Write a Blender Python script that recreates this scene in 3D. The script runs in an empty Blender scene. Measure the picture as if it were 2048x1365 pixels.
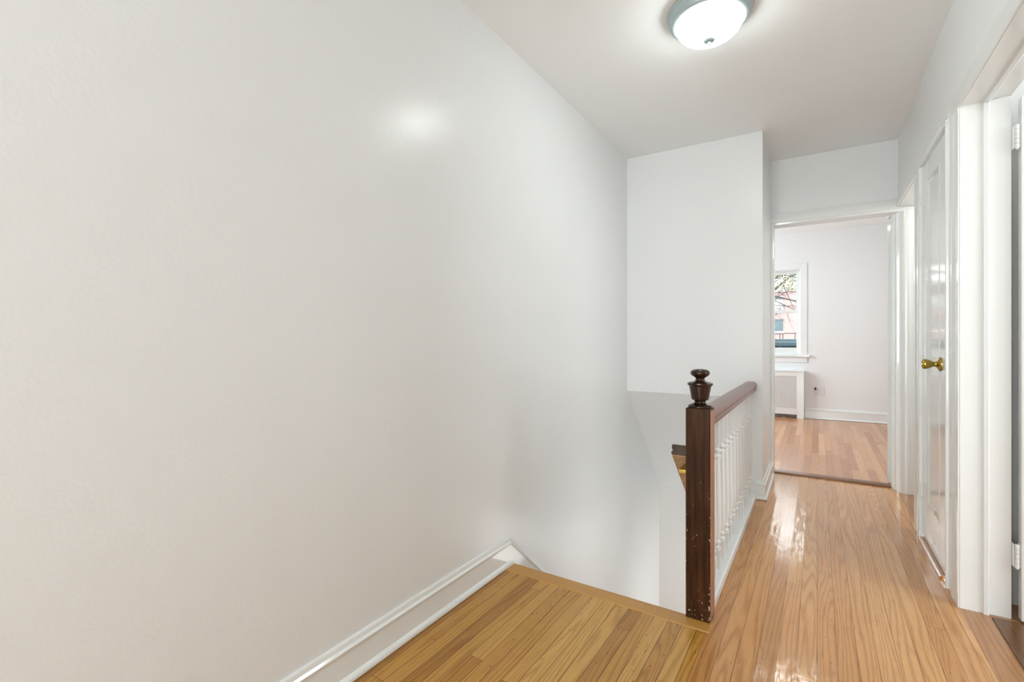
import bpy, bmesh, math, random
from mathutils import Vector, Matrix

SC = bpy.context.scene
COL = SC.collection
PI = math.pi

# ------------------------------------------------------------------ materials
class NT:
    def __init__(self, name):
        self.m = bpy.data.materials.new(name)
        self.m.use_nodes = True
        self.t = self.m.node_tree
        self.t.nodes.clear()
        self.out = self.t.nodes.new('ShaderNodeOutputMaterial')
    def n(self, kind, **kw):
        nd = self.t.nodes.new(kind)
        for k, v in kw.items():
            setattr(nd, k, v)
        return nd
    def put(self, sock, v):
        if hasattr(v, 'is_output') or isinstance(v, bpy.types.NodeSocket):
            self.t.links.new(v, sock)
        else:
            sock.default_value = v
    def math(self, op, a, b=0.0, c=0.0):
        nd = self.n('ShaderNodeMath', operation=op)
        self.put(nd.inputs[0], a); self.put(nd.inputs[1], b); self.put(nd.inputs[2], c)
        return nd.outputs[0]
    def mix(self, f, a, b, blend='MIX'):
        nd = self.n('ShaderNodeMix', data_type='RGBA', blend_type=blend)
        self.put(nd.inputs[0], f)
        self.put(nd.inputs[6], a if not isinstance(a, tuple) else (*a, 1)[:4])
        self.put(nd.inputs[7], b if not isinstance(b, tuple) else (*b, 1)[:4])
        return nd.outputs[2]
    def ramp(self, f, stops):
        nd = self.n('ShaderNodeValToRGB')
        while len(nd.color_ramp.elements) < len(stops):
            nd.color_ramp.elements.new(0.5)
        for e, (p, c) in zip(nd.color_ramp.elements, stops):
            e.position = p
            e.color = (*c, 1) if isinstance(c, tuple) else (c, c, c, 1)
        self.put(nd.inputs[0], f)
        return nd.outputs[0]
    def noise(self, vec, scale, detail=3.0, rough=0.5):
        nd = self.n('ShaderNodeTexNoise')
        if vec is not None: self.put(nd.inputs['Vector'], vec)
        nd.inputs['Scale'].default_value = scale
        nd.inputs['Detail'].default_value = detail
        nd.inputs['Roughness'].default_value = rough
        return nd.outputs[0]
    def pos(self):
        g = self.n('ShaderNodeNewGeometry'); return g.outputs['Position']
    def objc(self):
        g = self.n('ShaderNodeTexCoord'); return g.outputs['Object']
    def sep(self, v):
        s = self.n('ShaderNodeSeparateXYZ'); self.put(s.inputs[0], v); return s.outputs
    def comb(self, x, y, z):
        c = self.n('ShaderNodeCombineXYZ')
        self.put(c.inputs[0], x); self.put(c.inputs[1], y); self.put(c.inputs[2], z)
        return c.outputs[0]
    def bump(self, h, strength, dist, normal=None):
        b = self.n('ShaderNodeBump')
        b.inputs['Strength'].default_value = strength
        b.inputs['Distance'].default_value = dist
        self.put(b.inputs['Height'], h)
        if normal is not None: self.put(b.inputs['Normal'], normal)
        return b.outputs[0]
    def bsdf(self, color, rough=0.5, metal=0.0, normal=None, ior=1.5, coat=0.0, coat_rough=0.05):
        p = self.n('ShaderNodeBsdfPrincipled')
        self.put(p.inputs['Base Color'], (*color, 1) if isinstance(color, tuple) else color)
        self.put(p.inputs['Roughness'], rough)
        self.put(p.inputs['Metallic'], metal)
        p.inputs['IOR'].default_value = ior
        p.inputs['Coat Weight'].default_value = coat
        p.inputs['Coat Roughness'].default_value = coat_rough
        if normal is not None: self.put(p.inputs['Normal'], normal)
        self.t.links.new(p.outputs[0], self.out.inputs[0])
        self.p = p
        return self.m

def paint(name, col, rough, peel=0.10, scale=90, ior=1.5):
    t = NT(name)
    ps = t.pos()
    big = t.noise(ps, 2.2, 2)
    c = t.mix(big, tuple(x * 0.985 for x in col), col)
    fine = t.noise(ps, scale, 2)
    mid = t.noise(ps, 14, 2)
    h = t.math('ADD', fine, t.math('MULTIPLY', mid, 1.2))
    return t.bsdf(c, rough, normal=t.bump(h, peel, 0.004), ior=ior)

def plain(name, col, rough=0.5, metal=0.0, var=0.08, scale=30):
    t = NT(name)
    f = t.noise(t.objc(), scale, 3)
    c = t.mix(f, tuple(x * (1 - var) for x in col), tuple(min(1, x * (1 + var)) for x in col))
    return t.bsdf(c, rough, metal)

def boards(name, stops, width=0.056, length=1.3, rough=0.16, seam=0.5, x0=0.0, fleck=0.0, grain=0.5, axis='Y', rip=0.12):
    t = NT(name)
    s = t.sep(t.pos())
    X, Y = (s[0], s[1]) if axis == 'Y' else (s[1], s[0])
    u = t.math('DIVIDE', t.math('SUBTRACT', X, x0), width)
    row = t.math('FLOOR', u)
    fu = t.math('FRACT', u)
    wn = t.n('ShaderNodeTexWhiteNoise', noise_dimensions='1D'); t.put(wn.inputs['W'], row)
    off = t.math('MULTIPLY', wn.outputs[0], 9.7)
    v = t.math('ADD', t.math('DIVIDE', Y, length), off)
    idx = t.math('FLOOR', v)
    fv = t.math('FRACT', v)
    wn2 = t.n('ShaderNodeTexWhiteNoise', noise_dimensions='2D')
    t.put(wn2.inputs['Vector'], t.comb(row, idx, 0.0))
    rnd = wn2.outputs[0]
    sep2 = t.n('ShaderNodeSeparateColor'); t.put(sep2.inputs[0], wn2.outputs[1])
    r2, r3 = sep2.outputs[1], sep2.outputs[2]
    base = t.ramp(rnd, stops)
    # cathedral figure: rings around a stretched axis, shifted board by board
    gx = t.math('ADD', X, t.math('MULTIPLY', r2, 7.0))
    gy = t.math('ADD', Y, t.math('MULTIPLY', r3, 11.0))
    warp = t.noise(t.comb(t.math('MULTIPLY', gx, 10.0), t.math('MULTIPLY', gy, 0.62), 0.0), 1.0, 1.5)
    ph = t.math('ADD', t.math('MULTIPLY', warp, t.math('ADD', 50.0, t.math('MULTIPLY', r3, 70.0))), t.math('MULTIPLY', gx, 330.0))
    ring = t.math('MULTIPLY_ADD', t.math('SINE', ph), 0.5, 0.5)
    ring = t.math('POWER', ring, 2.6)
    fine = t.noise(t.comb(t.math('MULTIPLY', gx, 420.0), t.math('MULTIPLY', gy, 9.0), 0.0), 1.0, 3.0, 0.65)
    pores = t.ramp(fine, [(0.52, 0.0), (0.68, 1.0)])
    g = t.math('MULTIPLY', t.math('ADD', t.math('MULTIPLY', ring, 0.62), t.math('MULTIPLY', pores, 0.75)), grain)
    dark = t.mix(1.0, base, (0.55, 0.42, 0.29), 'MULTIPLY')
    c = t.mix(g, base, dark)
    tone = t.noise(t.comb(t.math('MULTIPLY', gx, 6.0), t.math('MULTIPLY', gy, 2.0), 0.0), 1.0, 2.0)
    c = t.mix(t.math('MULTIPLY', tone, 0.30), c, dark)
    # small dark flecks
    if fleck > 0:
        vo = t.n('ShaderNodeTexVoronoi'); vo.inputs['Scale'].default_value = 1.0
        t.put(vo.inputs['Vector'], t.comb(t.math('MULTIPLY', X, 44.0), t.math('MULTIPLY', Y, 24.0), 0.0))
        fl = t.ramp(vo.outputs['Distance'], [(0.07, 1.0), (0.19, 0.0)])
        pick = t.ramp(r3, [(0.55, 0.0), (0.72, 1.0)])
        c = t.mix(t.math('MULTIPLY', t.math('MULTIPLY', fl, pick), fleck), c, (0.09, 0.035, 0.012))
    # seams
    eu = t.math('MINIMUM', fu, t.math('SUBTRACT', 1.0, fu))
    ev = t.math('MULTIPLY', t.math('MINIMUM', fv, t.math('SUBTRACT', 1.0, fv)), length / width)
    e = t.math('MINIMUM', eu, ev)
    seamn = t.noise(t.comb(t.math('MULTIPLY', X, 18.0), t.math('MULTIPLY', Y, 2.5), 0.0), 1.0, 1.0)
    sw = t.math('MULTIPLY_ADD', seamn, 0.040, 0.016)
    line = t.n('ShaderNodeMapRange'); t.put(line.inputs[0], e)
    line.inputs[1].default_value = 0.0; t.put(line.inputs[2], sw); line.inputs[3].default_value = 1.0; line.inputs[4].default_value = 0.0
    c = t.mix(t.math('MULTIPLY', line.outputs[0], seam), c, (0.075, 0.030, 0.010))
    hgt = t.math('SUBTRACT', t.math('MULTIPLY', g, -0.10), t.math('MULTIPLY', line.outputs[0], 0.15))
    nrm = t.bump(hgt, 0.35, 0.0012)
    ripple = t.noise(t.comb(t.math('MULTIPLY', X, 26.0), t.math('MULTIPLY', Y, 9.0), 0.0), 1.0, 2.0)
    cup = t.math('MULTIPLY', t.math('MULTIPLY', t.math('SUBTRACT', fu, 0.5), t.math('SUBTRACT', fu, 0.5)), 1.4)
    nrm = t.bump(t.math('ADD', ripple, cup), rip, 0.01, nrm)
    return t.bsdf(c, rough, normal=nrm, ior=1.5)

M = {}
WALLC = (0.79, 0.806, 0.806)
M['wall'] = paint('wall_paint', WALLC, 0.245, 0.10, ior=1.30)
M['wall_flat'] = paint('matt_wall_paint', (0.81, 0.80, 0.78), 0.55, 0.05)
M['bed_wall'] = paint('bedroom_paint', (0.82, 0.83, 0.84), 0.5, 0.05)
M['ceil'] = paint('ceiling_paint', (0.885, 0.90, 0.90), 0.65, 0.04)
M['trim'] = paint('gloss_trim_paint', (0.79, 0.812, 0.80), 0.10, 0.003, 40, ior=1.45)
M['rail_white'] = paint('white_baluster_paint', (0.79, 0.805, 0.795), 0.3, 0.01, 40)
hall_stops = [(0.0, (0.56, 0.285, 0.104)), (0.35, (0.64, 0.335, 0.130)), (0.7, (0.67, 0.360, 0.143)), (1.0, (0.72, 0.415, 0.178))]
land_stops = [(0.0, (0.42, 0.200, 0.036)), (0.4, (0.54, 0.280, 0.056)), (0.75, (0.59, 0.325, 0.072)), (1.0, (0.67, 0.395, 0.105))]  # yellower than the hall boards: the landing's light colour is painted in
bed_stops = [(0.0, (0.45, 0.200, 0.088)), (0.4, (0.57, 0.275, 0.130)), (0.75, (0.61, 0.310, 0.148)), (1.0, (0.69, 0.385, 0.20))]
M['hall_floor'] = boards('oak_strip_boards', hall_stops, 0.0585, 2.6, 0.11, 0.7, x0=-0.352, fleck=0.4, grain=0.85)
M['land_floor'] = boards('light_tinted_oak_boards', land_stops, 0.0525, 1.9, 0.2, 1.0, x0=-1.277, fleck=0.7, grain=0.9)
M['bed_floor'] = boards('pink_oak_boards', bed_stops, 0.057, 1.25, 0.22, 0.45, x0=0.01, grain=0.4)
M['edge_board'] = boards('landing_edge_oak', [(0, (0.56, 0.295, 0.070)), (1, (0.62, 0.335, 0.085))], 0.30, 6.0, 0.2, 0.0, x0=1.75, axis='X', grain=0.55, fleck=0.2)
M['saddle'] = boards('saddle_oak', [(0, (0.45, 0.235, 0.11)), (1, (0.52, 0.29, 0.145))], 0.4, 5.0, 0.12, 0.0, x0=0.30, grain=0.7)
M['saddle_dark'] = boards('dark_saddle_oak', [(0, (0.16, 0.075, 0.03)), (1, (0.24, 0.12, 0.055))], 0.5, 5.0, 0.22, 0.0, x0=0.5, grain=0.8)
M['threshold'] = boards('threshold_oak', [(0, (0.22, 0.10, 0.04)), (1, (0.28, 0.135, 0.055))], 0.3, 5.0, 0.38, 0.0, x0=4.4, axis='X', grain=0.7)

def dark_wood(name, a, b, chips=0.0, rough=0.22, ior=1.45):
    t = NT(name)
    ps = t.objc(); s = t.sep(ps)
    g = t.noise(t.comb(t.math('MULTIPLY', s[0], 60.0), t.math('MULTIPLY', s[1], 60.0), t.math('MULTIPLY', s[2], 5.0)), 1.0, 4.0, 0.6)
    c = t.mix(t.ramp(g, [(0.35, 0.0), (0.65, 1.0)]), a, b)
    blot = t.noise(ps, 9.0, 2)
    c = t.mix(t.math('MULTIPLY', blot, 0.5), c, tuple(x * 0.5 for x in a))
    if chips:
        n1 = t.noise(t.comb(t.math('MULTIPLY', s[0], 110.0), t.math('MULTIPLY', s[1], 110.0), t.math('MULTIPLY', s[2], 75.0)), 1.0, 3.0, 0.55)
        n2 = t.noise(ps, 7.0, 1)
        low = t.n('ShaderNodeMapRange'); t.put(low.inputs[0], s[2])
        low.inputs[1].default_value = 0.0; low.inputs[2].default_value = 0.75; low.inputs[3].default_value = 0.055; low.inputs[4].default_value = -0.06
        ax = t.math('ABSOLUTE', s[0])
        edge = t.n('ShaderNodeMapRange'); t.put(edge.inputs[0], ax)
        edge.inputs[1].default_value = 0.036; edge.inputs[2].default_value = 0.046; edge.inputs[3].default_value = 0.0; edge.inputs[4].default_value = 0.07
        val = t.math('ADD', t.math('ADD', n1, t.math('MULTIPLY', n2, 0.25)), t.math('ADD', low.outputs[0], edge.outputs[0]))
        ch = t.ramp(val, [(0.822, 0.0), (0.84, 1.0)])
        c = t.mix(t.math('MULTIPLY', ch, chips), c, (0.62, 0.56, 0.46))
    return t.bsdf(c, rough, normal=t.bump(g, 0.12, 0.002), ior=ior)
M['newel'] = dark_wood('dark_newel_wood', (0.030, 0.011, 0.004), (0.085, 0.034, 0.013), chips=0.9, rough=0.36, ior=1.2)
M['finial'] = dark_wood('dark_finial_wood', (0.012, 0.005, 0.003), (0.05, 0.016, 0.008), rough=0.16)
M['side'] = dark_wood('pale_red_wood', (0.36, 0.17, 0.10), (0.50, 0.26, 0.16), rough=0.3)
M['rail'] = dark_wood('red_brown_rail_wood', (0.14, 0.046, 0.026), (0.25, 0.098, 0.058), rough=0.25)
M['rail_end'] = dark_wood('dark_rail_wood', (0.035, 0.015, 0.006), (0.09, 0.042, 0.018), rough=0.25)
M['raw'] = dark_wood('bare_wood', (0.46, 0.28, 0.13), (0.62, 0.40, 0.21), rough=0.5)
M['brass'] = plain('worn_brass', (0.42, 0.30, 0.07), 0.2, 1.0, 0.2, 60)
M['nickel'] = plain('brushed_nickel', (0.42, 0.50, 0.51), 0.42, 0.6, 0.05)
M['grille'] = plain('grille_paint', (0.84, 0.84, 0.84), 0.5)
M['backing'] = plain('grille_backing_shade', (0.62, 0.62, 0.62), 0.8)
M['plate'] = plain('outlet_plastic', (0.76, 0.76, 0.77), 0.35, 0, 0.02)
M['slot'] = plain('socket_slots', (0.35, 0.35, 0.36), 0.5)
M['plug'] = plain('dark_blue_plastic', (0.01, 0.012, 0.03), 0.4)
M['pipe'] = plain('pipe_paint', (0.45, 0.36, 0.30), 0.5)
M['bark'] = plain('bark', (0.028, 0.026, 0.024), 0.9, 0, 0.3, 20)
M['leaf'] = plain('young_leaves', (0.105, 0.105, 0.05), 0.7, 0, 0.4, 3)
M['teal'] = plain('teal_metal', (0.0015, 0.014, 0.019), 0.75, 0.0, 0.6, 1.3)
M['blackish'] = plain('dark_metal', (0.004, 0.005, 0.006), 0.5)
M['iron'] = plain('iron_rail', (0.02, 0.011, 0.011), 0.6)
M['lintel'] = plain('pale_stone', (0.66, 0.64, 0.62), 0.8)
M['lintel_dark'] = plain('weathered_stone', (0.09, 0.095, 0.095), 0.8)
M['dark_glass'] = plain('teal_window_glass', (0.02, 0.05, 0.058), 0.2, 0, 0.5, 1.0)
M['curtain'] = plain('curtained_glass', (0.30, 0.33, 0.33), 0.3, 0, 0.1, 1.0)
M['ground'] = plain('street_ground', (0.18, 0.18, 0.18), 0.9)
def brick():
    t = NT('pink_brick')
    s = t.sep(t.pos())
    b = t.n('ShaderNodeTexBrick')
    t.put(b.inputs['Vector'], t.comb(s[0], s[2], 0.0))
    b.inputs['Scale'].default_value = 4.0
    b.inputs['Color1'].default_value = (0.225, 0.150, 0.138, 1)
    b.inputs['Color2'].default_value = (0.245, 0.168, 0.156, 1)
    b.inputs['Mortar'].default_value = (0.25, 0.155, 0.14, 1)
    return t.bsdf(b.outputs[0], 0.9)
M['brick'] = brick()
def emit(name, col, st, core=(1, 1, 1)):
    t = NT(name)
    f = t.n('ShaderNodeLayerWeight'); f.inputs[0].default_value = 0.35
    c = t.mix(f.outputs['Facing'], core, col)
    e = t.n('ShaderNodeEmission'); t.put(e.inputs[0], c); e.inputs[1].default_value = st
    t.t.links.new(e.outputs[0], t.out.inputs[0]); return t.m
M['dome'] = emit('lit_frosted_glass', (0.72, 0.97, 1.0), 26.5, (1.0, 0.99, 0.965))
M['bulb_glass'] = emit('lit_bedroom_glass', (1.0, 0.86, 0.62), 22.0)
def glass():
    t = NT('window_glass')
    tr = t.n('ShaderNodeBsdfTransparent'); gl = t.n('ShaderNodeBsdfGlossy'); gl.inputs['Roughness'].default_value = 0.02
    fr = t.n('ShaderNodeFresnel'); fr.inputs[0].default_value = 1.3
    mx = t.n('ShaderNodeMixShader'); t.put(mx.inputs[0], fr.outputs[0])
    t.t.links.new(tr.outputs[0], mx.inputs[1]); t.t.links.new(gl.outputs[0], mx.inputs[2])
    t.t.links.new(mx.outputs[0], t.out.inputs[0]); return t.m
M['glass'] = glass()

# ------------------------------------------------------------------ mesh builder
class MB:
    def __init__(self): self.bm = bmesh.new()
    def box(self, x0, x1, y0, y1, z0, z1):
        r = bmesh.ops.create_cube(self.bm, size=1.0)
        for v in r['verts']:
            v.co = Vector(((x0 + x1) / 2 + v.co.x * (x1 - x0), (y0 + y1) / 2 + v.co.y * (y1 - y0), (z0 + z1) / 2 + v.co.z * (z1 - z0)))
        return self
    def ext(self, poly, fa, fb):
        """closed polygon swept between two placements: fa(p), fb(p) -> 3D"""
        a = [self.bm.verts.new(fa(p)) for p in poly]
        b = [self.bm.verts.new(fb(p)) for p in poly]
        n = len(poly)
        for i in range(n):
            self.bm.faces.new((a[i], a[(i + 1) % n], b[(i + 1) % n], b[i]))
        self.bm.faces.new(a); self.bm.faces.new(b[::-1])
        return self
    def along_y(self, poly, y0, y1, dz=0.0):   # poly of (x, z)
        return self.ext(poly, lambda p: (p[0], y0, p[1]), lambda p: (p[0], y1, p[1] + dz))
    def along_x(self, poly, x0, x1):            # poly of (y, z)
        return self.ext(poly, lambda p: (x0, p[0], p[1]), lambda p: (x1, p[0], p[1]))
    def along_z(self, poly, z0, z1):            # poly of (x, y)
        return self.ext(poly, lambda p: (p[0], p[1], z0), lambda p: (p[0], p[1], z1))
    def lathe(self, prof, c, seg=32, axis='Z'):
        """prof: (r, h) list along the axis from c"""
        rings = []
        for r, h in prof:
            if r < 1e-6:
                rings.append([self.bm.verts.new(self._ax(c, 0, 0, h, axis))])
            else:
                rings.append([self.bm.verts.new(self._ax(c, r * math.cos(2 * PI * k / seg), r * math.sin(2 * PI * k / seg), h, axis)) for k in range(seg)])
        for A, B in zip(rings, rings[1:]):
            if len(A) == 1 and len(B) == 1: continue
            for k in range(seg):
                k2 = (k + 1) % seg
                if len(A) == 1: self.bm.faces.new((A[0], B[k], B[k2]))
                elif len(B) == 1: self.bm.faces.new((A[k], A[k2], B[0]))
                else: self.bm.faces.new((A[k], A[k2], B[k2], B[k]))
        for R, rv in ((rings[0], True), (rings[-1], False)):
            if len(R) > 1: self.bm.faces.new(R[::-1] if rv else R)
        return self
    def _ax(self, c, a, b, h, axis):
        if axis == 'Z': return (c[0] + a, c[1] + b, c[2] + h)
        if axis == 'X': return (c[0] + h, c[1] + a, c[2] + b)
        return (c[0] + a, c[1] + h, c[2] + b)
    def tube(self, pts, radii, seg=6):
        pts = [Vector(p) for p in pts]
        rings = []
        for i, p in enumerate(pts):
            d = (pts[min(i + 1, len(pts) - 1)] - pts[max(i - 1, 0)]).normalized()
            up = Vector((0, 1, 0)) if abs(d.y) < 0.9 else Vector((1, 0, 0))
            a = d.cross(up).normalized(); b = d.cross(a)
            r = radii[i] if isinstance(radii, (list, tuple)) else radii
            rings.append([self.bm.verts.new(p + a * r * math.cos(2 * PI * k / seg) + b * r * math.sin(2 * PI * k / seg)) for k in range(seg)])
        for A, B in zip(rings, rings[1:]):
            for k in range(seg): self.bm.faces.new((A[k], A[(k + 1) % seg], B[(k + 1) % seg], B[k]))
        self.bm.faces.new(rings[0][::-1]); self.bm.faces.new(rings[-1])
        return self
    def build(self, name, mat, parent=None, bevel=0.0, smooth=False, seg=2):
        bmesh.ops.recalc_face_normals(self.bm, faces=self.bm.faces)
        me = bpy.data.meshes.new(name)
        o = bpy.data.objects.new(name, me)
        # origin of every part in its own middle, of parents at their base
        vs = [v.co for v in self.bm.verts]
        lo = Vector([min(v[i] for v in vs) for i in range(3)]); hi = Vector([max(v[i] for v in vs) for i in range(3)])
        org = Vector(((lo.x + hi.x) / 2, (lo.y + hi.y) / 2, lo.z))
        for v in self.bm.verts: v.co -= org
        self.bm.to_mesh(me); self.bm.free()
        me.materials.append(mat)
        COL.objects.link(o)
        po = Vector((0, 0, 0)); q = parent
        while q is not None:
            po += q.location; q = q.parent
        o.location = org - po
        o.parent = parent
        if smooth:
            for p in me.polygons: p.use_smooth = True
            me.set_sharp_from_angle(angle=math.radians(38))
            wn_ = o.modifiers.new('weighted', 'WEIGHTED_NORMAL'); wn_.weight = 100; wn_.keep_sharp = True
        if bevel:
            b = o.modifiers.new('bevel', 'BEVEL'); b.width = bevel; b.segments = seg; b.limit_method = 'ANGLE'; b.angle_limit = math.radians(35)
            for p in me.polygons: p.use_smooth = True
            b.harden_normals = True
            me.set_sharp_from_angle(angle=math.radians(60))
        return o
def rotate_mb(mb, piv, ang):
    R = Matrix.Rotation(ang, 4, 'Z')
    for v in mb.bm.verts: v.co = R @ (v.co - Vector(piv)) + Vector(piv)
    return mb

def thing(name, label, cat, loc, group=None):
    o = bpy.data.objects.new(name, None); COL.objects.link(o); o.location = loc
    o.empty_display_size = 0.1
    return tag(o, label, cat, group)
def tag(o, label, cat, group=None):
    o['label'] = label; o['category'] = cat
    if group: o['group'] = group
    return o
def struct(o, label, cat):
    o['kind'] = 'structure'
    return tag(o, label, cat)
def frame(name, loc, label, cat):
    o = bpy.data.objects.new(name, None); COL.objects.link(o); o.location = loc
    return struct(o, label, cat)

# ------------------------------------------------------------------ dimensions
XL = -1.277      # left wall face
XR = 0.487       # right wall face
XS = -0.352      # edge of the hall floor along the stair opening
YE = 1.975       # edge of the landing
YF = 3.70        # wall over the stairs
YD = 4.38        # bedroom partition, hall side
YD3 = 4.505    # depth of the doorway head and jambs
YD2 = 4.62       # bedroom partition, bedroom side
YW = 7.93        # window wall
H = 2.54
HB = 2.63
ZL = -2.28       # floor at the foot of the stairs
YB = -3.6

# ------------------------------------------------------------------ floors
struct(MB().box(XS, XR, YB, 4.50, -0.12, 0.0).build('floor', M['hall_floor']), 'glossy oak strip floor of the hallway', 'floor')
struct(MB().box(XL, XS, YB, 1.895, -0.12, 0.0).build('floor_landing', M['land_floor']), 'oak boards of the stair landing with golden light painted in', 'floor')
struct(MB().box(XL, XS + 0.012, 1.895, YE, -0.035, 0.003).build('trim_1', M['edge_board'], bevel=0.004), 'oak nosing board across the edge of the landing', 'trim')
struct(MB().box(-2.6, 1.7, 4.56, YW, -0.12, 0.0).build('floor_bedroom', M['bed_floor']), 'pinkish oak strip floor of the bedroom', 'floor')
struct(MB().along_x([(4.49, -0.02), (4.49, 0.004), (4.50, 0.013), (4.54, 0.017), (4.575, 0.013), (4.585, 0.003), (4.585, -0.02)], -0.296, 0.462).build('trim_2', M['threshold'], smooth=True), 'dark wooden saddle in the bedroom doorway', 'threshold')
struct(MB().box(XR, 2.6, 0.5, 2.78, -0.12, 0.0).build('floor_right', M['saddle']), 'oak floor in the near right doorway', 'floor')
struct(MB().box(0.577, 0.668, 1.78, 2.60, 0.0, 0.006).build('trim_3', M['saddle_dark'], bevel=0.003), 'dark wooden saddle in the near right doorway', 'threshold')
struct(MB().box(XR, 1.9, 3.5, YD2, -0.12, 0.0).build('floor_side', M['saddle']), 'oak floor in the far right doorway', 'floor')
struct(MB().along_y([(0.470, 0.0), (0.472, 0.008), (0.48, 0.012), (0.497, 0.018), (0.53, 0.018), (0.53, 0.0)], 2.905, 3.43).build('trim_4', M['saddle'], smooth=True), 'shiny oak saddle under the closet door', 'threshold')

# ------------------------------------------------------------------ walls
struct(MB().box(XL - 0.12, XL, YB, YD2, ZL - 0.1, H).build('wall_left', M['wall']), 'long off-white wall on the left running down the stairwell', 'wall')
# wall over the stairs with the raking soffit beneath it
struct(MB().along_x([(YF, 0.694), (YD2, -0.27), (YD2, H), (YF, H)], XL, -0.41).build('wall_back', M['wall']), 'off-white wall above the stairs with a sloping soffit below', 'wall')
struct(MB().box(-0.41, -0.318, YF, YD, 0.0, H).build('wall_corridor', M['wall']), 'narrow off-white wall beside the bedroom doorway', 'wall')
struct(MB().box(XL, XS - 0.004, YD2 - 0.004, YD2 + 0.1, ZL - 0.1, -0.262).build('wall_lower', M['wall_flat']), 'white wall at the foot of the stairs', 'wall')
struct(MB().box(XS - 0.09, XS - 0.004, YE, YD2 - 0.02, ZL - 0.1, -0.001).box(XL, XS - 0.004, 1.80, YE - 0.012, ZL - 0.1, -0.12).build('wall_stairwell', M['wall_flat']), 'white side wall of the stairwell under the hall floor', 'wall')
struct(MB().box(XL, XS - 0.06, YE - 0.02, YD2 - 0.02, ZL - 0.1, ZL).build('floor_lower', M['hall_floor']), 'oak floor at the foot of the stairs', 'floor')
# right wall with three openings
w = MB()
w.box(XR, 0.60, YB, 1.80, 0, H)
w.box(XR, 0.60, 1.80, 2.63, 2.06, H)
w.box(XR, 0.60, 2.63, 2.801, 0, H)
w.box(XR + 0.005, 0.60, 2.801, 2.885, 0, 2.05).box(XR, 0.60, 2.801, 2.885, 2.05, H)
w.box(XR, 0.60, 2.885, 3.445, 2.055, H)
w.box(XR, 0.60, 3.445, 3.60, 0, H)
w.box(XR, 0.60, 3.60, YD + 0.02, 2.065, H)
struct(w.build('wall_right', M['wall']), 'off-white right wall with three doorways', 'wall')
# bedroom partition above / beside the doorway
w = MB()
w.box(-0.318, 0.60, YD, YD3, 2.02, H).box(0.45, 0.60, YD3, YD2, 2.02, H)
w.box(-2.6, -0.318, YD + 0.12, YD2, 0, HB)
w.box(0.60, 1.9, YD + 0.02, YD2, 0, HB)
w.box(-0.318, 0.60, YD2 - 0.05, YD2, H, HB)
struct(w.build('wall_doorway', M['wall']), 'off-white wall above the bedroom doorway', 'wall')
struct(MB().box(XL - 0.12, 0.6, YB - 0.1, YB, -0.1, H).build('wall_rear', M['wall_flat']), 'wall at the near end of the hallway', 'wall')
struct(MB().box(0.60, 2.6, 2.78, 2.86, 0, H).box(0.6, 2.6, 0.42, 0.5, 0, H).box(2.6, 2.7, 0.42, 2.86, 0, H).build('wall_side', M['wall_flat']), 'walls of the room in the near right doorway', 'wall')
struct(MB().box(0.60, 1.9, 3.46, 3.52, 0, H).box(1.9, 2.0, 3.46, YD2, 0, H).build('wall_closet', M['wall_flat']), 'walls of the room in the far right doorway', 'wall')
struct(MB().box(XL - 0.12, 2.7, YB - 0.1, YD2 - 0.05, H, H + 0.1).build('ceiling', M['ceil']), 'flat pale grey hallway ceiling', 'ceiling')
struct(MB().box(-2.6, 1.7, YD2 - 0.05, YW + 0.2, HB, HB + 0.1).build('ceiling_bedroom', M['ceil']), 'white bedroom ceiling', 'ceiling')
# window wall and bedroom sides
WX0, WX1, WZ0, WZ1 = -1.02, -0.205, 0.925, 2.11
w = MB()
w.box(-2.6, WX0, YW, YW + 0.2, 0, HB).box(WX1, 1.7, YW, YW + 0.2, 0, HB)
w.box(WX0, WX1, YW, YW + 0.2, 0, WZ0).box(WX0, WX1, YW, YW + 0.2, WZ1, HB)
struct(w.build('wall_window', M['bed_wall']), 'bright white bedroom wall with the window', 'wall')
struct(MB().box(1.7, 1.8, YD2, YW + 0.2, -0.1, HB).box(-2.7, -2.6, YD2 - 0.2, YW + 0.2, -0.1, HB).build('wall_bedroom', M['bed_wall']), 'side walls of the bedroom', 'wall')

# ------------------------------------------------------------------ baseboards
def base_profile(x, s, h=0.13):
    """(x, z) section standing against a face at x, growing towards s"""
    p = [(0, 0.003), (0.030, 0.003), (0.030, 0.012), (0.026, 0.019), (0.018, 0.024), (0.016, h - 0.036), (0.020, h - 0.030), (0.0205, h - 0.022), (0.0125, h - 0.016), (0.011, h - 0.006), (0.006, h), (0, h)]
    return [(x + s * a, b) for a, b in p]
struct(MB().along_y(base_profile(XL, 1), YB, 1.962).build('baseboard_left', M['trim'], smooth=True), 'white moulded baseboard along the left wall', 'baseboard')
sl = [(x, z) for x, z in base_profile(XL, 1)]
struct(MB().along_y(sl, 1.962, 4.40, -(4.40 - 1.962) * 0.857).build('baseboard_stairs', M['trim'], smooth=True), 'white baseboard raking down beside the stairs', 'baseboard')
b = MB()
pf = [(a, z) for a, z in base_profile(0, 1)]
def sect(x, y, dx, dy): return lambda p: (x + dx * p[0], y + dy * p[0], p[1])
b.ext(pf, sect(-0.362, YF, 0, -1), sect(-0.318, YF, 1, -1))
b.ext(pf, sect(-0.318, YF, 1, -1), sect(-0.318, YD, 1, 0))
struct(b.build('baseboard_corridor', M['trim'], smooth=True), 'white baseboard wrapping the wall corner behind the railing', 'baseboard')
struct(MB().ext([(a, z) for a, z in base_profile(0, 1, 0.145)], sect(-0.150, YW, 0, -1), sect(1.7, YW, 0, -1)).build('baseboard_bedroom', M['trim'], smooth=True), 'white bedroom baseboard below the outlet', 'baseboard')

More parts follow.
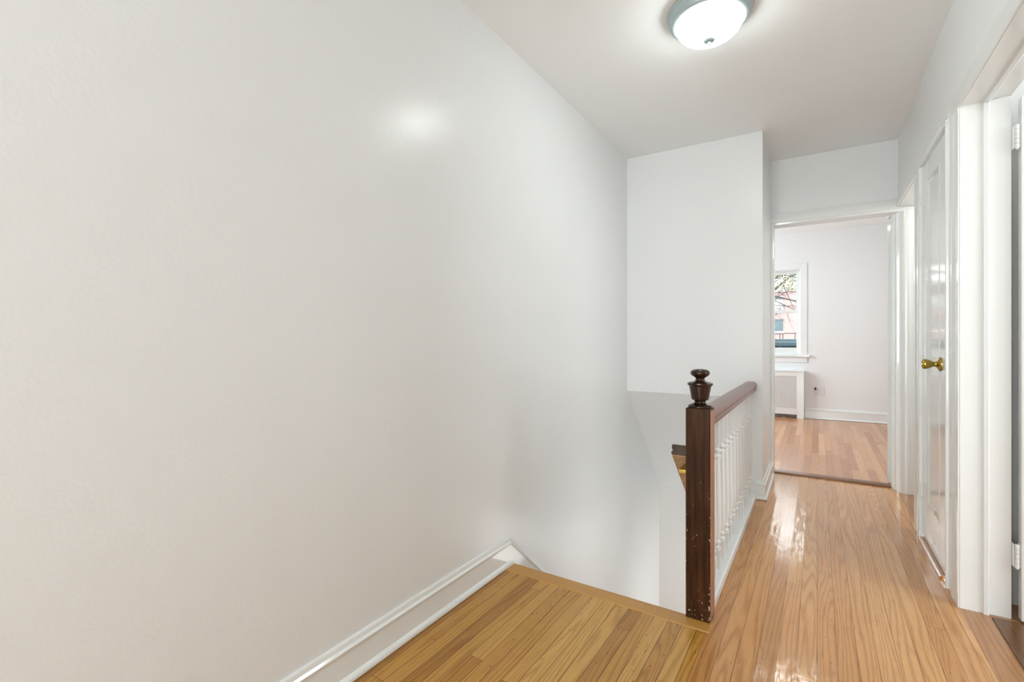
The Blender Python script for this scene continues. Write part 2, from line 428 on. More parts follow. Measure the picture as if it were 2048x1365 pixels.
# ------------------------------------------------------------------ bedroom doorway (door_1)
d1 = frame('door_1', (0.08, YD, 0), 'white bedroom doorway at the end of the hall with its door swung open', 'doorway')
jr = [(0.460, YD3), (0.460, 4.499), (0.466, 4.497), (0.466, 4.462), (0.472, 4.458), (0.4725, 4.436), (0.482, 4.432), (0.484, 4.412), (0.490, 4.402), (0.496, 4.384), (0.508, 4.372), (0.530, 4.366), (0.552, 4.366), (0.556, 4.372), (0.60, 4.372), (0.60, YD3)]
MB().along_z(jr, 0, 2.02).build('door_jamb', M['trim'], d1, bevel=0.0015)
jl = [(-0.318, YD3), (-0.318, 4.362), (-0.306, 4.362), (-0.302, 4.368), (-0.302, 4.385), (-0.296, 4.39), (-0.296, YD3)]
MB().along_z(jl, 0, 2.02).build('door_jamb', M['trim'], d1, bevel=0.0015)
hd = [(YD + 0.001, 2.02), (YD + 0.001, 2.108), (4.366, 2.108), (4.362, 2.100), (4.362, 2.044), (4.366, 2.040), (4.372, 2.036), (4.372, 2.02)]
MB().along_x(hd, -0.318, 0.484).build('head_casing', M['trim'], d1, bevel=0.0015)
leaf = rotate_mb(MB().box(0.448, 0.483, 4.60, 5.36, 0.012, 2.0), (0.483, 4.60, 0), math.radians(-13))
leaf.build('door_leaf', M['trim'], d1, bevel=0.002)

def bead(y0, y1, zc, parent, L=0.013):
    """slightly rounded 45 degree edge under the head casing"""
    pf = [(XR, zc + 0.005), (XR - 0.0150, zc + 0.005)]
    x, z = pf[-1]
    for k in range(6):
        a = math.radians(39.5 + 7.0 * k / 5)
        x += math.sin(a) * L / 6; z -= math.cos(a) * L / 6
        pf.append((x, z))
    pf.append((XR, z))
    return MB().along_y(pf, y0, y1).build('head_bead', M['trim'], parent, smooth=True)

# ------------------------------------------------------------------ closet door (door_2)
d2 = frame('door_2', (0.50, 3.165, 0), 'narrow white closet door with a brass knob on the right wall', 'door')
FX = 0.4905
lf = MB()
y0, y1, z0, z1 = 2.893, 3.437, 0.022, 2.045
py0, py1, pz0, pz1 = 3.015, 3.305, 0.225, 1.935
lf.box(FX, FX + 0.035, y0, py0, z0, z1).box(FX, FX + 0.035, py1, y1, z0, z1)
lf.box(FX, FX + 0.035, py0, py1, z0, pz0).box(FX, FX + 0.035, py0, py1, pz1, z1)
dl = lf.build('door_leaf', M['trim'], d2, bevel=0.002)
MB().box(FX + 0.006, FX + 0.030, py0 - 0.003, py1 + 0.003, pz0 - 0.003, pz1 + 0.003).build('door_panel', M['trim'], d2)
mo = MB()
def mitre_frame(mb, prof, ya, yb, za, zb, x, sgn=1):
    """prof (inset, depth) run around a rectangle in the y-z plane at x"""
    rings = []
    for i, dpt in prof:
        rings.append([mb.bm.verts.new((x + dpt, ya + i, za + i)), mb.bm.verts.new((x + dpt, yb - i, za + i)), mb.bm.verts.new((x + dpt, yb - i, zb - i)), mb.bm.verts.new((x + dpt, ya + i, zb - i))])
    rings.append(rings[0])
    for A, B in zip(rings, rings[1:]):
        for k in range(4): mb.bm.faces.new((A[k], A[(k + 1) % 4], B[(k + 1) % 4], B[k]))
    return mb
mitre_frame(mo, [(-0.004, 0.006), (-0.004, -0.001), (0.002, -0.003), (0.008, -0.002), (0.014, 0.003), (0.020, 0.0055), (0.020, 0.008)], py0, py1, pz0, pz1, FX)
mo.build('panel_moulding', M['trim'], d2, smooth=True)
# hinges: knuckle barrels on the far stile
for hz in (0.215, 1.835):
    h = MB()
    for k in range(5):
        h.lathe([(0.0055, 0), (0.0062, 0.001), (0.0062, 0.0155), (0.0055, 0.0165)], (FX - 0.005, 3.440, hz + k * 0.0175), 12)
    h.box(FX - 0.0015, FX + 0.001, 3.412, 3.440, hz + 0.002, hz + 0.085)
    h.build('hinge', M['trim'], d2, smooth=True)
kn = MB().lathe([(0.0, 0.0), (0.0325, 0.0), (0.0325, -0.004), (0.030, -0.008), (0.020, -0.013), (0.0125, -0.018), (0.0115, -0.024), (0.013, -0.030), (0.019, -0.040), (0.0235, -0.052), (0.0240, -0.060), (0.0215, -0.066), (0.017, -0.0675), (0.0165, -0.064), (0.006, -0.063), (0.0, -0.064)], (FX, 2.985, 0.980), 40, 'X')
kn.build('knob', M['brass'], d2, smooth=True)
# casing of the closet door
cz = MB()
cas = lambda a, b: [(XR, a), (XR - 0.012, a), (XR - 0.014, a + 0.004), (XR - 0.014, a + (b - a) * 0.40), (XR - 0.009, a + (b - a) * 0.44), (XR - 0.009, a + (b - a) * 0.72), (XR - 0.013, a + (b - a) * 0.76), (XR - 0.013, b - 0.004), (XR - 0.010, b), (XR, b)]
cz.along_z([(XR, 2.80), (XR - 0.010, 2.802), (XR - 0.012, 2.806), (XR - 0.0115, 2.814), (XR - 0.006, 2.820), (XR - 0.006, 2.838), (XR - 0.0035, 2.842), (XR - 0.001, 2.866), (XR + 0.002, 2.872), (XR + 0.003, 2.885), (XR + 0.006, 2.885), (XR + 0.006, 2.80)], 0, 2.05).build('door_casing', M['trim'], d2, bevel=0.001)
MB().along_z([(x, y) for x, y in cas(3.445, 3.597)], 0, 2.05).build('door_casing', M['trim'], d2, bevel=0.001)
MB().along_y([(XR, 2.05), (XR - 0.010, 2.05), (XR - 0.013, 2.056), (XR - 0.013, 2.064), (XR - 0.005, 2.068), (XR - 0.004, 2.085), (XR, 2.088)], 2.80, 3.597).build('head_casing', M['trim'], d2, bevel=0.0015)
MB().box(0.4915, 0.60, 2.885, 2.892, 0, 2.05).build('door_jamb', M['trim'], d2)
MB().box(0.4885, 0.60, 3.4385, 3.445, 0, 2.05).build('door_jamb', M['trim'], d2)

bead(2.872, 3.44, 2.060, d2)

# ------------------------------------------------------------------ far right doorway (door_3)
d3 = frame('door_3', (0.54, 3.99, 0), 'open doorway beside the bedroom doorway on the right wall', 'doorway')
MB().along_y([(XR, 2.052), (XR - 0.010, 2.052), (XR - 0.013, 2.058), (XR - 0.013, 2.066), (XR - 0.005, 2.070), (XR - 0.004, 2.085), (XR, 2.088)], 3.600, YD - 0.012).build('head_casing', M['trim'], d3, bevel=0.0015)
MB().box(XR + 0.001, 0.61, 3.60, YD - 0.010, 2.052, 2.065).build('head_jamb', M['trim'], d3)

bead(3.62, YD - 0.012, 2.062, d3)

# ------------------------------------------------------------------ near right doorway (door_4)
d4 = frame('door_4', (0.55, 2.2, 0), 'open doorway at the right edge with its hinges on the white jamb', 'doorway')
jp = [(XR - 0.001, 2.655), (XR - 0.001, 2.628), (XR + 0.003, 2.624), (0.556, 2.624), (0.558, 2.614), (0.572, 2.612), (0.576, 2.616), (0.577, 2.627), (0.640, 2.627), (0.640, 2.655)]
MB().along_z(jp, 0, 2.05).build('door_jamb', M['trim'], d4, bevel=0.001)
hp = [(XR - 0.001, 2.062), (XR - 0.001, 2.050), (XR + 0.002, 2.046), (0.556, 2.046), (0.558, 2.038), (0.572, 2.036), (0.576, 2.040), (0.577, 2.052), (0.64, 2.052), (0.64, 2.062)]
MB().along_y(hp, 1.80, 2.63).build('head_jamb', M['trim'], d4, bevel=0.001)
MB().box(XR - 0.001, 0.64, 1.775, 1.80, 0, 2.05).build('door_jamb', M['trim'], d4)
MB().along_z([(XR, 2.625), (XR - 0.004, 2.625), (XR - 0.004, 2.700), (XR - 0.006, 2.704), (XR - 0.006, 2.735), (XR, 2.738)], 0, 2.046).build('door_casing', M['trim'], d4, bevel=0.001)
MB().along_y([(XR, 2.046), (XR - 0.004, 2.046), (XR - 0.004, 2.118), (XR - 0.002, 2.120), (XR, 2.120)], 1.72, 2.738).build('head_casing', M['trim'], d4, bevel=0.001)
MB().box(0.660, 1.40, 2.598, 2.633, 0.012, 2.03).build('door_leaf', M['trim'], d4, bevel=0.002)
for hz in (0.212, 1.835):
    h = MB()
    for k in range(5):
        h.lathe([(0.0058, 0), (0.0066, 0.001), (0.0066, 0.0165), (0.0058, 0.0175)], (0.650, 2.604, hz + k * 0.0185), 12)
    h.box(0.6405, 0.6425, 2.604, 2.650, hz + 0.002, hz + 0.09).box(0.6575, 0.660, 2.604, 2.63, hz + 0.002, hz + 0.09)
    h.lathe([(0.0, -0.006), (0.004, -0.004), (0.004, 0.0)], (0.650, 2.604, hz), 10)
    h.build('hinge', M['trim'], d4, smooth=True)

# ------------------------------------------------------------------ window (window_1)
wn = frame('window_1', ((WX0 + WX1) / 2, YW, WZ0), 'white double-hung bedroom window looking onto a brick building', 'window')
def yframe(mb, x0, x1, z0, z1, ya, yb, l, r, bt, tp):
    mb.box(x0, x0 + l, ya, yb, z0, z1).box(x1 - r, x1, ya, yb, z0, z1)
    mb.box(x0 + l, x1 - r, ya, yb, z0, z0 + bt).box(x0 + l, x1 - r, ya, yb, z1 - tp, z1)
    return mb
yframe(MB(), WX0, WX1, WZ0, WZ1, YW + 0.02, YW + 0.19, 0.012, 0.012, 0.02, 0.012).build('window_frame', M['trim'], wn)
yframe(MB(), WX0 + 0.012, WX1 - 0.012, 1.50, WZ1 - 0.012, YW + 0.09, YW + 0.125, 0.04, 0.04, 0.045, 0.038).build('window_sash', M['trim'], wn, bevel=0.002)
yframe(MB(), WX0 + 0.012, WX1 - 0.012, WZ0 + 0.018, 1.54, YW + 0.045, YW + 0.085, 0.04, 0.036, 0.048, 0.045).build('window_sash', M['trim'], wn, bevel=0.002)
MB().box(WX0 + 0.05, WX1 - 0.05, YW + 0.105, YW + 0.109, 1.54, WZ1 - 0.045).build('window_pane', M['glass'], wn)
MB().box(WX0 + 0.05, WX1 - 0.046, YW + 0.063, YW + 0.067, WZ0 + 0.062, 1.50).build('window_pane', M['glass'], wn)
cs = MB()
cs.box(WX0 - 0.085, WX0, YW - 0.009, YW, WZ0 - 0.03, WZ1 + 0.085).box(WX1, WX1 + 0.085, YW - 0.009, YW, WZ0 - 0.03, WZ1 + 0.085).box(WX0, WX1, YW - 0.009, YW, WZ1, WZ1 + 0.085)
cs.build('window_casing', M['bed_wall'], wn, bevel=0.004)
MB().box(WX0 - 0.12, WX1 + 0.115, YW - 0.05, YW + 0.03, WZ0 - 0.062, WZ0 - 0.03).build('window_sill', M['trim'], wn, bevel=0.006)
MB().box(WX0 - 0.085, WX1 + 0.085, YW - 0.014, YW, WZ0 - 0.14, WZ0 - 0.062).build('window_apron', M['bed_wall'], wn, bevel=0.004)

# ------------------------------------------------------------------ radiator cover, pipe, outlet
RX0, RX1, RY, RZ = -1.13, -0.157, 7.80, 0.672
rc = thing('radiator_cover', 'white radiator cover with fine lattice grille standing under the bedroom window', 'radiator cover', ((RX0 + RX1) / 2, RY + 0.06, 0))
fr = MB()
fr.box(RX0, RX0 + 0.085, RY, RY + 0.02, 0, RZ - 0.016).box(RX1 - 0.085, RX1, RY, RY + 0.02, 0, RZ - 0.016)
fr.box(RX0 + 0.085, RX1 - 0.085, RY, RY + 0.02, 0.592, RZ - 0.016).box(RX0 + 0.085, RX1 - 0.085, RY, RY + 0.02, 0.052, 0.135)
fr.build('face_frame', M['trim'], rc, bevel=0.003)
MB().box(RX0, RX0 + 0.018, RY + 0.02, YW - 0.001, 0, RZ - 0.016).build('side_panel', M['trim'], rc)
MB().box(RX1 - 0.018, RX1, RY + 0.02, YW - 0.001, 0, RZ - 0.016).build('side_panel', M['trim'], rc)
MB().box(RX0 - 0.006, RX1 + 0.006, RY - 0.008, YW - 0.001, RZ - 0.016, RZ).build('top', M['trim'], rc, bevel=0.003)
gr = MB()
xx = RX0 + 0.087
while xx < RX1 - 0.087:
    gr.box(xx, xx + 0.0075, RY + 0.006, RY + 0.009, 0.135, 0.592); xx += 0.0185
zz = 0.14
while zz < 0.592:
    gr.box(RX0 + 0.085, RX1 - 0.085, RY + 0.0085, RY + 0.0115, zz, zz + 0.0075); zz += 0.0185
gr.build('grille', M['grille'], rc)
MB().box(RX0 + 0.06, RX1 - 0.06, RY + 0.0145, RY + 0.0165, 0.10, 0.62).build('grille_backing', M['backing'], rc)
tag(MB().lathe([(0.028, 0), (0.028, 0.006), (0.015, 0.010), (0.014, 0.05), (0.014, 0.20)], (-0.40, 7.862, 0.0), 14).build('radiator_pipe', M['pipe'], smooth=True), 'short pipe rising from the floor under the radiator cover', 'pipe')

ol = thing('wall_outlet', 'pale double outlet plate on the bedroom wall right of radiator cover', 'outlet', (0.018, YW, 0.33))
MB().box(-0.048, 0.084, YW - 0.007, YW, 0.331, 0.453).build('cover_plate', M['plate'], ol, bevel=0.003)
for ox in (-0.016, 0.050):
    MB().box(ox - 0.017, ox + 0.017, YW - 0.009, YW - 0.004, 0.355, 0.430).build('socket', M['plate'], ol, bevel=0.002)
pg = rotate_mb(MB().box(-0.037, -0.019, YW - 0.045, YW - 0.0096, 0.404, 0.440), (-0.028, YW, 0), math.radians(8))
tag(pg.build('plug', M['plug'], bevel=0.004), 'tiny dark blue plug in upper left of the wall outlet', 'plug')

# ------------------------------------------------------------------ stair railing
PX, PY, PW = -0.3925, 2.000, 0.0455
rl = thing('stair_railing', 'stair railing with dark newel post, reddish handrail and white turned balusters', 'railing', (-0.385, 2.8, 0))
np_ = MB().box(PX - PW, PX + PW, PY - PW, PY + PW, 0.003, 0.827).build('newel_post', M['newel'], rl, bevel=0.004)
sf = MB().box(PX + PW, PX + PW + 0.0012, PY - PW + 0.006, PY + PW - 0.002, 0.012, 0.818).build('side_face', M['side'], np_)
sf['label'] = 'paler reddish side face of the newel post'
np_['label'] = 'dark brown square newel post with chipped paint'
fin = [(0.040, 0.0), (0.045, 0.002), (0.045, 0.007), (0.040, 0.011), (0.030, 0.015), (0.022, 0.018), (0.0205, 0.024), (0.024, 0.029), (0.031, 0.031), (0.0330, 0.036), (0.036, 0.055), (0.040, 0.078), (0.0415, 0.085), (0.0460, 0.088), (0.0480, 0.092), (0.0470, 0.097), (0.040, 0.100), (0.025, 0.103), (0.018, 0.108), (0.0165, 0.114), (0.019, 0.119), (0.028, 0.124), (0.0345, 0.130), (0.0365, 0.137), (0.0345, 0.144), (0.028, 0.149), (0.015, 0.152), (0.0, 0.1528)]
MB().lathe(fin, (PX, PY, 0.8265), 40).build('finial', M['finial'], np_, smooth=True)
half = [(0.032, 0.744), (0.0355, 0.747), (0.0360, 0.756), (0.0325, 0.760), (0.0300, 0.763), (0.0305, 0.767), (0.0370, 0.771), (0.0405, 0.777), (0.0405, 0.786), (0.037, 0.796), (0.028, 0.804), (0.012, 0.808)]
rp = [(PX + a, z) for a, z in half] + [(PX - a, z) for a, z in half[::-1]]
hr = MB().along_y(rp, PY + PW, YF - 0.001).build('handrail', M['rail'], rl, smooth=True)
hr['label'] = 'reddish brown moulded handrail on top of the balusters'
br = [(XS + 0.001, 0.0), (XS + 0.001, 0.034), (XS - 0.006, 0.040), (XS - 0.07, 0.040), (XS - 0.072, 0.036), (XS - 0.072, -0.16), (XS - 0.061, -0.16), (XS - 0.061, 0.0)]
MB().along_y(br, PY + PW, YF - 0.001).build('bottom_rail', M['rail_white'], rl, bevel=0.002)
def baluster(y):
    m = MB()
    q = 0.0165
    m.box(PX - q, PX + q, y - q, y + q, 0.040, 0.125)
    m.lathe([(0.014, 0.125), (0.0175, 0.130), (0.0175, 0.138), (0.012, 0.143), (0.012, 0.150), (0.0165, 0.156), (0.0165, 0.166), (0.012, 0.172), (0.013, 0.180), (0.0195, 0.22), (0.0205, 0.27), (0.0190, 0.36), (0.0165, 0.48), (0.0150, 0.545), (0.0170, 0.552), (0.0180, 0.560), (0.0120, 0.566), (0.0120, 0.572), (0.0180, 0.578), (0.0180, 0.588), (0.0110, 0.594), (0.0100, 0.60)], (PX, y, 0.0), 16)
    q = 0.0095
    m.box(PX - q, PX + q, y - q, y + q, 0.598, 0.748)
    return m
b0 = baluster(2.135).build('baluster', M['rail_white'], rl, smooth=True)
for k in range(1, 13):
    c = b0.copy(); COL.objects.link(c); c.parent = rl
    c.location = b0.location + Vector((0, 0.1215 * k, 0))

# ------------------------------------------------------------------ handrail going down the stairs
sr = thing('stair_handrail', 'dark lower handrail starting behind the newel post and sloping down the stairs', 'handrail', (-0.49, 2.10, 0.60))
SLP = 0.90
yA, yB_ = 2.085, 4.30
cxr = -0.4905
tp = [(-0.027, 0.0), (0.027, 0.0), (0.0345, 0.003), (0.0355, 0.012), (0.030, 0.017), (0.029, 0.022), (0.033, 0.027), (0.033, 0.039), (0.028, 0.045), (-0.028, 0.045), (-0.033, 0.039), (-0.033, 0.027), (-0.029, 0.022), (-0.030, 0.017), (-0.0355, 0.012), (-0.0345, 0.003)]
zA = 0.605
MB().along_y([(cxr + a, zA + z) for a, z in tp], yA, yB_, -SLP * (yB_ - yA)).build('rail', M['rail_end'], sr, smooth=True)
ub = MB().along_y([(cxr - 0.032, zA + 0.0005), (cxr - 0.032, zA - 0.004), (cxr + 0.032, zA - 0.004), (cxr + 0.032, zA + 0.0005)], yA + 0.0005, yB_ - 0.001, -SLP * (yB_ - yA)).build('underside', M['raw'], sr)
ub['label'] = 'bare tan wooden underside of the lower handrail'
def bracket(y, wallx):
    z = zA - SLP * (y - yA)
    m = MB()
    m.tube([(cxr, y, z - 0.002), (cxr, y, z - 0.035), (cxr + 0.02, y, z - 0.055), (wallx, y, z - 0.06)], 0.006, 8)
    m.box(cxr - 0.012, cxr + 0.012, y - 0.02, y + 0.02, z - 0.012, z - 0.001)
    m.lathe([(0.0, 0), (0.02, 0.0), (0.018, -0.006), (0.0, -0.008)], (wallx, y, z - 0.06), 16, 'X')
    return m.build('bracket', M['brass'], sr, smooth=True)
bracket(2.85, XS - 0.09); bracket(4.1, XS - 0.09)
# fixing block between the newel post and the start of the rail
MB().box(PX - 0.090, PX - PW - 0.0003, 2.025, yA + 0.045, 0.545, 0.563).build('bracket', M['brass'], sr, bevel=0.003)

# ------------------------------------------------------------------ stairs
st = MB()
for k in range(11):
    zt = -0.19 * (k + 1); yy = YE - 0.012 + 0.222 * k
    st.box(XL, XS - 0.09, yy, yy + 0.222 + 0.02, zt - 0.03, zt).box(XL, XS - 0.09, yy, yy + 0.015, zt, zt + 0.16)
struct(st.build('stairs', M['land_floor']), 'wooden stairs going down from the landing', 'stairs')

# ------------------------------------------------------------------ ceiling light
LX, LY = -0.400, 2.232
cl = thing('ceiling_light', 'round flush ceiling light with glowing frosted dome and bluish metal rim', 'ceiling light', (LX, LY, H))
pan = [(0.0, 0.0), (0.176, 0.0), (0.178, -0.004), (0.176, -0.010), (0.172, -0.013), (0.171, -0.024), (0.167, -0.029), (0.163, -0.034), (0.160, -0.045), (0.154, -0.051), (0.146, -0.053), (0.140, -0.050), (0.1385, -0.046), (0.0, -0.046)]
MB().lathe(pan, (LX, LY, H), 72).build('pan', M['nickel'], cl, smooth=True)
dm = [(0.136, -0.046)]
for k in range(1, 15):
    a = k / 14 * PI / 2
    dm.append((0.140 * math.cos(a) ** 0.85 if k < 14 else 0.0, -0.047 - 0.083 * math.sin(a)))
MB().lathe(dm, (LX, LY, H), 72).build('glass_dome', M['dome'], cl, smooth=True)
MB().lathe([(0.0, -0.126), (0.022, -0.126), (0.0235, -0.1305), (0.020, -0.135), (0.013, -0.138), (0.008, -0.139), (0.0065, -0.143), (0.007, -0.147), (0.004, -0.152), (0.0, -0.155)], (LX, LY, H), 32).build('finial', M['nickel'], cl, smooth=True)

# bedroom ceiling light: hidden by the door head, seen only mirrored in the varnished floor
BLX, BLY = -0.17, 5.86
bl = thing('bedroom_light', 'bedroom ceiling light mirrored in the hall floor', 'ceiling light', (BLX, BLY, HB))
MB().lathe([(0.0, 0.0), (0.15, 0.0), (0.155, -0.01), (0.15, -0.03), (0.135, -0.035), (0.0, -0.035)], (BLX, BLY, HB), 40).build('pan', M['nickel'], bl, smooth=True)
MB().lathe([(0.134, -0.035)] + [(0.134 * math.cos(k / 10 * PI / 2) if k < 10 else 0.0, -0.036 - 0.07 * math.sin(k / 10 * PI / 2)) for k in range(1, 11)], (BLX, BLY, HB), 40).build('glass_dome', M['bulb_glass'], bl, smooth=True)

# ------------------------------------------------------------------ outside
random.seed(5)
struct(MB().box(-60, 50, 8.6, 110, -5.2, -5.0).build('ground', M['ground']), 'street level outside the window', 'ground')
YBD = 60.0
ab = thing('apartment_building', 'pink brick apartment building seen through the bedroom window', 'building', (-6, YBD, -5))
MB().box(-26, 14, YBD, YBD + 10, -5, 6.5).build('wall', M['brick'], ab)
MB().box(-26.2, 14.2, YBD - 0.25, YBD + 10.2, 6.5, 6.9).build('parapet', M['lintel'], ab)
for row, (za, zb) in enumerate(((2.15, 3.40), (4.40, 5.72), (-0.9, 0.5))):
    for cx_ in (-16.9, -12.6, -8.3, -4.0, 0.9, 5.2, 9.5):
        wq = MB().box(cx_ - 0.83, cx_ + 0.83, YBD - 0.06, YBD + 0.05, za, zb).build('window', M['curtain'] if row == 1 else M['dark_glass'], ab)
        fq = MB()
        fq.box(cx_ - 0.03, cx_ + 0.03, YBD - 0.09, YBD - 0.06, za, zb).box(cx_ + 0.52, cx_ + 0.56, YBD - 0.09, YBD - 0.06, za, zb)
        fq.box(cx_ - 0.83, cx_ + 0.83, YBD - 0.09, YBD - 0.06, zb - 0.07, zb)
        fq.build('mullion', M['lintel_dark'], wq)
        MB().box(cx_ - 0.95, cx_ + 0.95, YBD - 0.14, YBD + 0.02, za - 0.22, za).build('window_sill', M['lintel'], ab)
        MB().box(cx_ - 0.9, cx_ + 0.9, YBD - 0.12, YBD + 0.02, zb, zb + 0.13).build('lintel', M['lintel_dark'], ab)
YC = 35.0
cn = thing('canopy', 'dark teal metal canopy across the street below the railing', 'canopy', (-2, YC, -5))
MB().along_x([(YC, 0.78), (YC, 0.98), (YC + 0.25, 1.10), (YC + 0.30, 1.20), (YC + 3.0, 1.24), (YC + 3.0, 0.70), (YC + 0.1, 0.70)], -12, 8).build('roof', M['teal'], cn)
MB().box(-12, 8, YC - 0.04, YC + 2.9, 0.35, 0.70).build('fascia', M['blackish'], cn)
for px_ in (-11.5, -7, -2.5, 3, 7.5):
    MB().box(px_ - 0.1, px_ + 0.1, YC + 0.3, YC + 0.5, -5, 0.35).build('post', M['blackish'], cn)
MB().box(-12, 8, YC + 2.6, YC + 2.8, -5, 0.35).build('wall', M['blackish'], cn)
ir = thing('iron_railing', 'thin dark iron railing standing on the teal canopy', 'railing', (-2, YC + 0.5, 1.2))
MB().box(-12, 8, YC + 0.47, YC + 0.53, 1.55, 1.61).build('top_rail', M['iron'], ir)
pxs = [-11.9, -10.9, -9.9, -8.9, -7.9, -6.9, -5.9, -4.9, -3.9, -3.0, -2.5, -2.05, -1.88, -1.20, -0.6, 0.1, 1, 2, 3, 4, 5, 6, 7, 7.9]
for p in pxs:
    MB().box(p - 0.025, p + 0.025, YC + 0.475, YC + 0.525, 1.206, 1.55).build('post', M['iron'], ir)
# tree
tr = thing('street_tree', 'bare-branched street tree with young yellow-green leaves outside the window', 'tree', (-3.6, 14.0, -5))
tw = MB(); lfm = MB()
tw.tube([(-3.6, 14, -5), (-3.55, 14, -1), (-3.4, 14, 1.2), (-3.3, 14, 3.0), (-3.2, 14, 4.6)], [0.2, 0.17, 0.14, 0.10, 0.05], 8)
def twig(p, d, L, r, depth):
    pts = [Vector(p)]; rr = [r]
    d = Vector(d).normalized()
    n = 5
    for k in range(n):
        d = (d + Vector((random.uniform(-.22, .22), random.uniform(-.15, .15), random.uniform(-.22, .22)))).normalized()
        pts.append(pts[-1] + d * L / n); rr.append(r * (1 - 0.7 * (k + 1) / n))
    tw.tube(pts, rr, 5)
    if depth > 0:
        for k in range(1, n + 1):
            for _ in range(2):
                if random.random() < 0.85:
                    a = Vector((d.x + random.uniform(-1, 1), random.uniform(-.5, .5), d.z + random.uniform(-1.1, 0.9)))
                    twig(pts[k], a, L * random.uniform(0.32, 0.55), rr[k] * 0.6, depth - 1)
    else:
        for k in range(1, n + 1):
            for _ in range(2):
                c = pts[k] + Vector((random.uniform(-.06, .06), random.uniform(-.06, .06), random.uniform(-.06, .06)))
                if c.z < 2.35 or random.random() < 0.15: continue
                s = random.uniform(0.012, 0.028)
                u = Vector((random.uniform(-1, 1), random.uniform(-.6, .6), random.uniform(-1, 1))).normalized()
                v = u.cross(Vector((random.uniform(-.4, .4), 1, random.uniform(-.4, .4)))).normalized()
                q = [lfm.bm.verts.new(c + u * s), lfm.bm.verts.new(c + v * s * .6), lfm.bm.verts.new(c - u * s), lfm.bm.verts.new(c - v * s * .6)]
                lfm.bm.faces.new(q)
twig((-3.4, 14, 1.5), (2.6, 0, 0.9), 3.9, 0.055, 3)
twig((-3.35, 14, 2.2), (2.6, 0, 0.5), 3.6, 0.045, 3)
twig((-3.3, 14, 3.0), (2.6, 0.2, 0.25), 3.2, 0.045, 3)
twig((-3.3, 14, 3.0), (-2.6, 0.2, 0.8), 2.6, 0.045, 2)
twig((-3.25, 14, 4.0), (0.6, 0.2, 1.2), 2.2, 0.045, 2)
tw.tube([(-3.35, 14, 1.3), (-2.4, 13.98, 1.72), (-1.5, 14, 2.12), (-0.895, 14, 2.44), (-0.63, 14, 2.69), (-0.2, 14, 2.95)], [0.07, 0.055, 0.045, 0.035, 0.026, 0.012], 7)
tw.tube([(-3.3, 14, 2.4), (-2.2, 14.02, 2.52), (-1.3, 14, 2.62), (-0.9, 14, 2.71), (-0.70, 14, 2.82), (-0.3, 14, 2.92)], [0.06, 0.05, 0.04, 0.032, 0.022, 0.010], 7)
tw.tube([(-0.75, 14, 2.55), (-0.68, 14, 2.36), (-0.63, 14, 2.24), (-0.56, 14, 2.05), (-0.49, 14, 1.88)], [0.012, 0.011, 0.010, 0.008, 0.005], 5)
for k in range(14):
    twig((-0.95 + 0.045 * k, 14, 2.42 + 0.03 * k), (random.uniform(-.3, 1), random.uniform(-.4, .4), random.uniform(-.5, .8)), random.uniform(0.25, 0.45), 0.009, 0)
tw.build('branches', M['bark'], tr, smooth=True)
lfm.build('leaves', M['leaf'], tr)

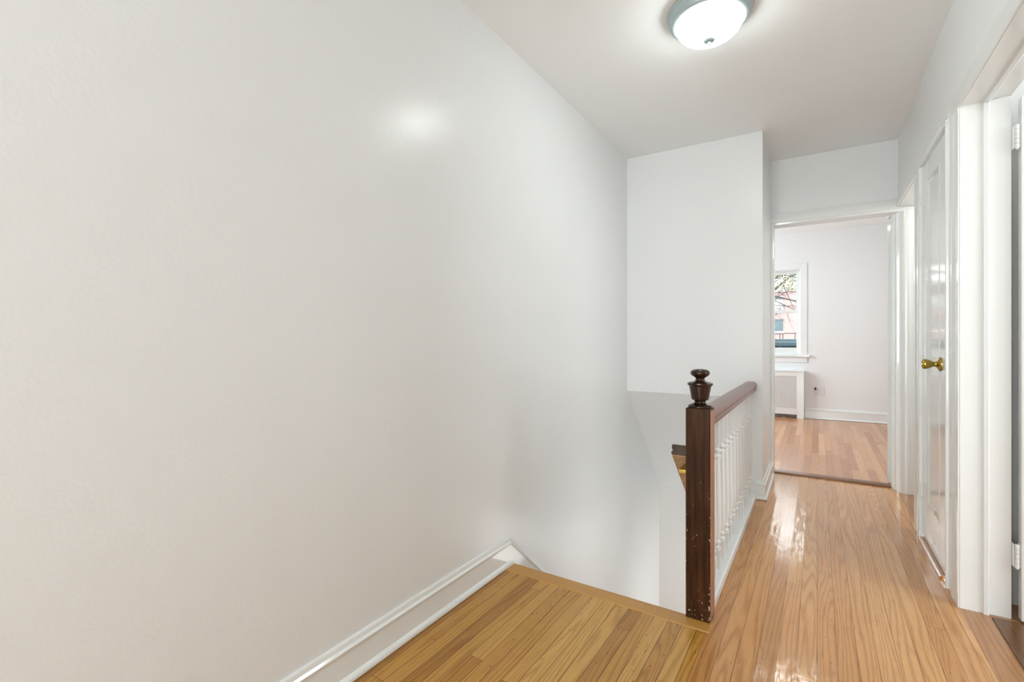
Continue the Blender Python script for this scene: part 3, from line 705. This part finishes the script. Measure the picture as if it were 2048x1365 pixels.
# ------------------------------------------------------------------ light
def area(name, loc, rot, sx, sy, w, col=(1, 1, 1)):
    l = bpy.data.lights.new(name, 'AREA'); l.shape = 'RECTANGLE'; l.size = sx; l.size_y = sy; l.energy = w; l.color = col
    o = bpy.data.objects.new(name, l); o.location = loc; o.rotation_euler = rot; COL.objects.link(o); return o
def point(name, loc, w, r=0.1, col=(1, 1, 1)):
    l = bpy.data.lights.new(name, 'POINT'); l.energy = w; l.shadow_soft_size = r; l.color = col
    o = bpy.data.objects.new(name, l); o.location = loc; COL.objects.link(o); return o
area('bedroom_side_fill', (-2.5, 6.4, 1.5), (0, -PI / 2, 0), 1.4, 1.6, 66, (0.84, 0.95, 1.0))  # unseen fill added to brighten the bedroom, no window in that wall
area('side_room_fill', (2.5, 1.5, 1.5), (0, PI / 2, 0), 1.7, 1.5, 40, (0.90, 0.96, 1.0))  # added fill panel for the near right jamb and the left wall
area('rear_fill', (-0.4, YB + 0.05, 1.25), (PI / 2, 0, 0), 1.7, 2.1, 98, (0.88, 0.95, 1.0))  # added fill behind the camera to even out the hall, no window there
point('stairwell_fill', (-0.55, 3.0, -0.38), 4.6, 0.2, (0.95, 0.98, 1.0))  # added fill without a fixture, lifts the stairwell walls and soffit
area('lower_hall_fill', (XS - 0.10, 4.15, -1.3), (0, PI / 2, 0), 1.3, 0.8, 6, (0.95, 0.98, 1.0))  # added fill panel against the closed stairwell wall, brightens the lower stairs
point('far_side_room_fill', (1.2, 4.0, 2.1), 13, 0.1)  # unseen fill added to brighten the far end of the corridor

wd = bpy.data.worlds.new('sky'); SC.world = wd; wd.use_nodes = True
nt = wd.node_tree; nt.nodes.clear()
wo = nt.nodes.new('ShaderNodeOutputWorld'); bg = nt.nodes.new('ShaderNodeBackground')
bg.inputs[0].default_value = (0.93, 0.97, 1.0, 1); bg.inputs[1].default_value = 9.0
nt.links.new(bg.outputs[0], wo.inputs[0])

# ------------------------------------------------------------------ camera
cam = bpy.data.cameras.new('camera'); co = bpy.data.objects.new('camera', cam); COL.objects.link(co)
cam.sensor_width = 36.0; cam.lens = 36.0 * 955.0 / 2048.0; cam.clip_start = 0.02; cam.clip_end = 400
co.location = (0, 0, 1.09); co.rotation_euler = (PI / 2, 0, math.radians(32.6))
SC.camera = co

SC.view_settings.view_transform = 'Standard'
SC.view_settings.look = 'None'
SC.view_settings.exposure = 0.10
SC.cycles.use_denoising = True
SC.cycles.diffuse_bounces = 6
SC.cycles.glossy_bounces = 3
SC.cycles.max_bounces = 9
SC.cycles.use_adaptive_sampling = True
SC.cycles.adaptive_threshold = 0.13
SC.cycles.adaptive_min_samples = 20
SC.cycles.caustics_reflective = False
SC.cycles.caustics_refractive = False
SC.cycles.sample_clamp_indirect = 6.0
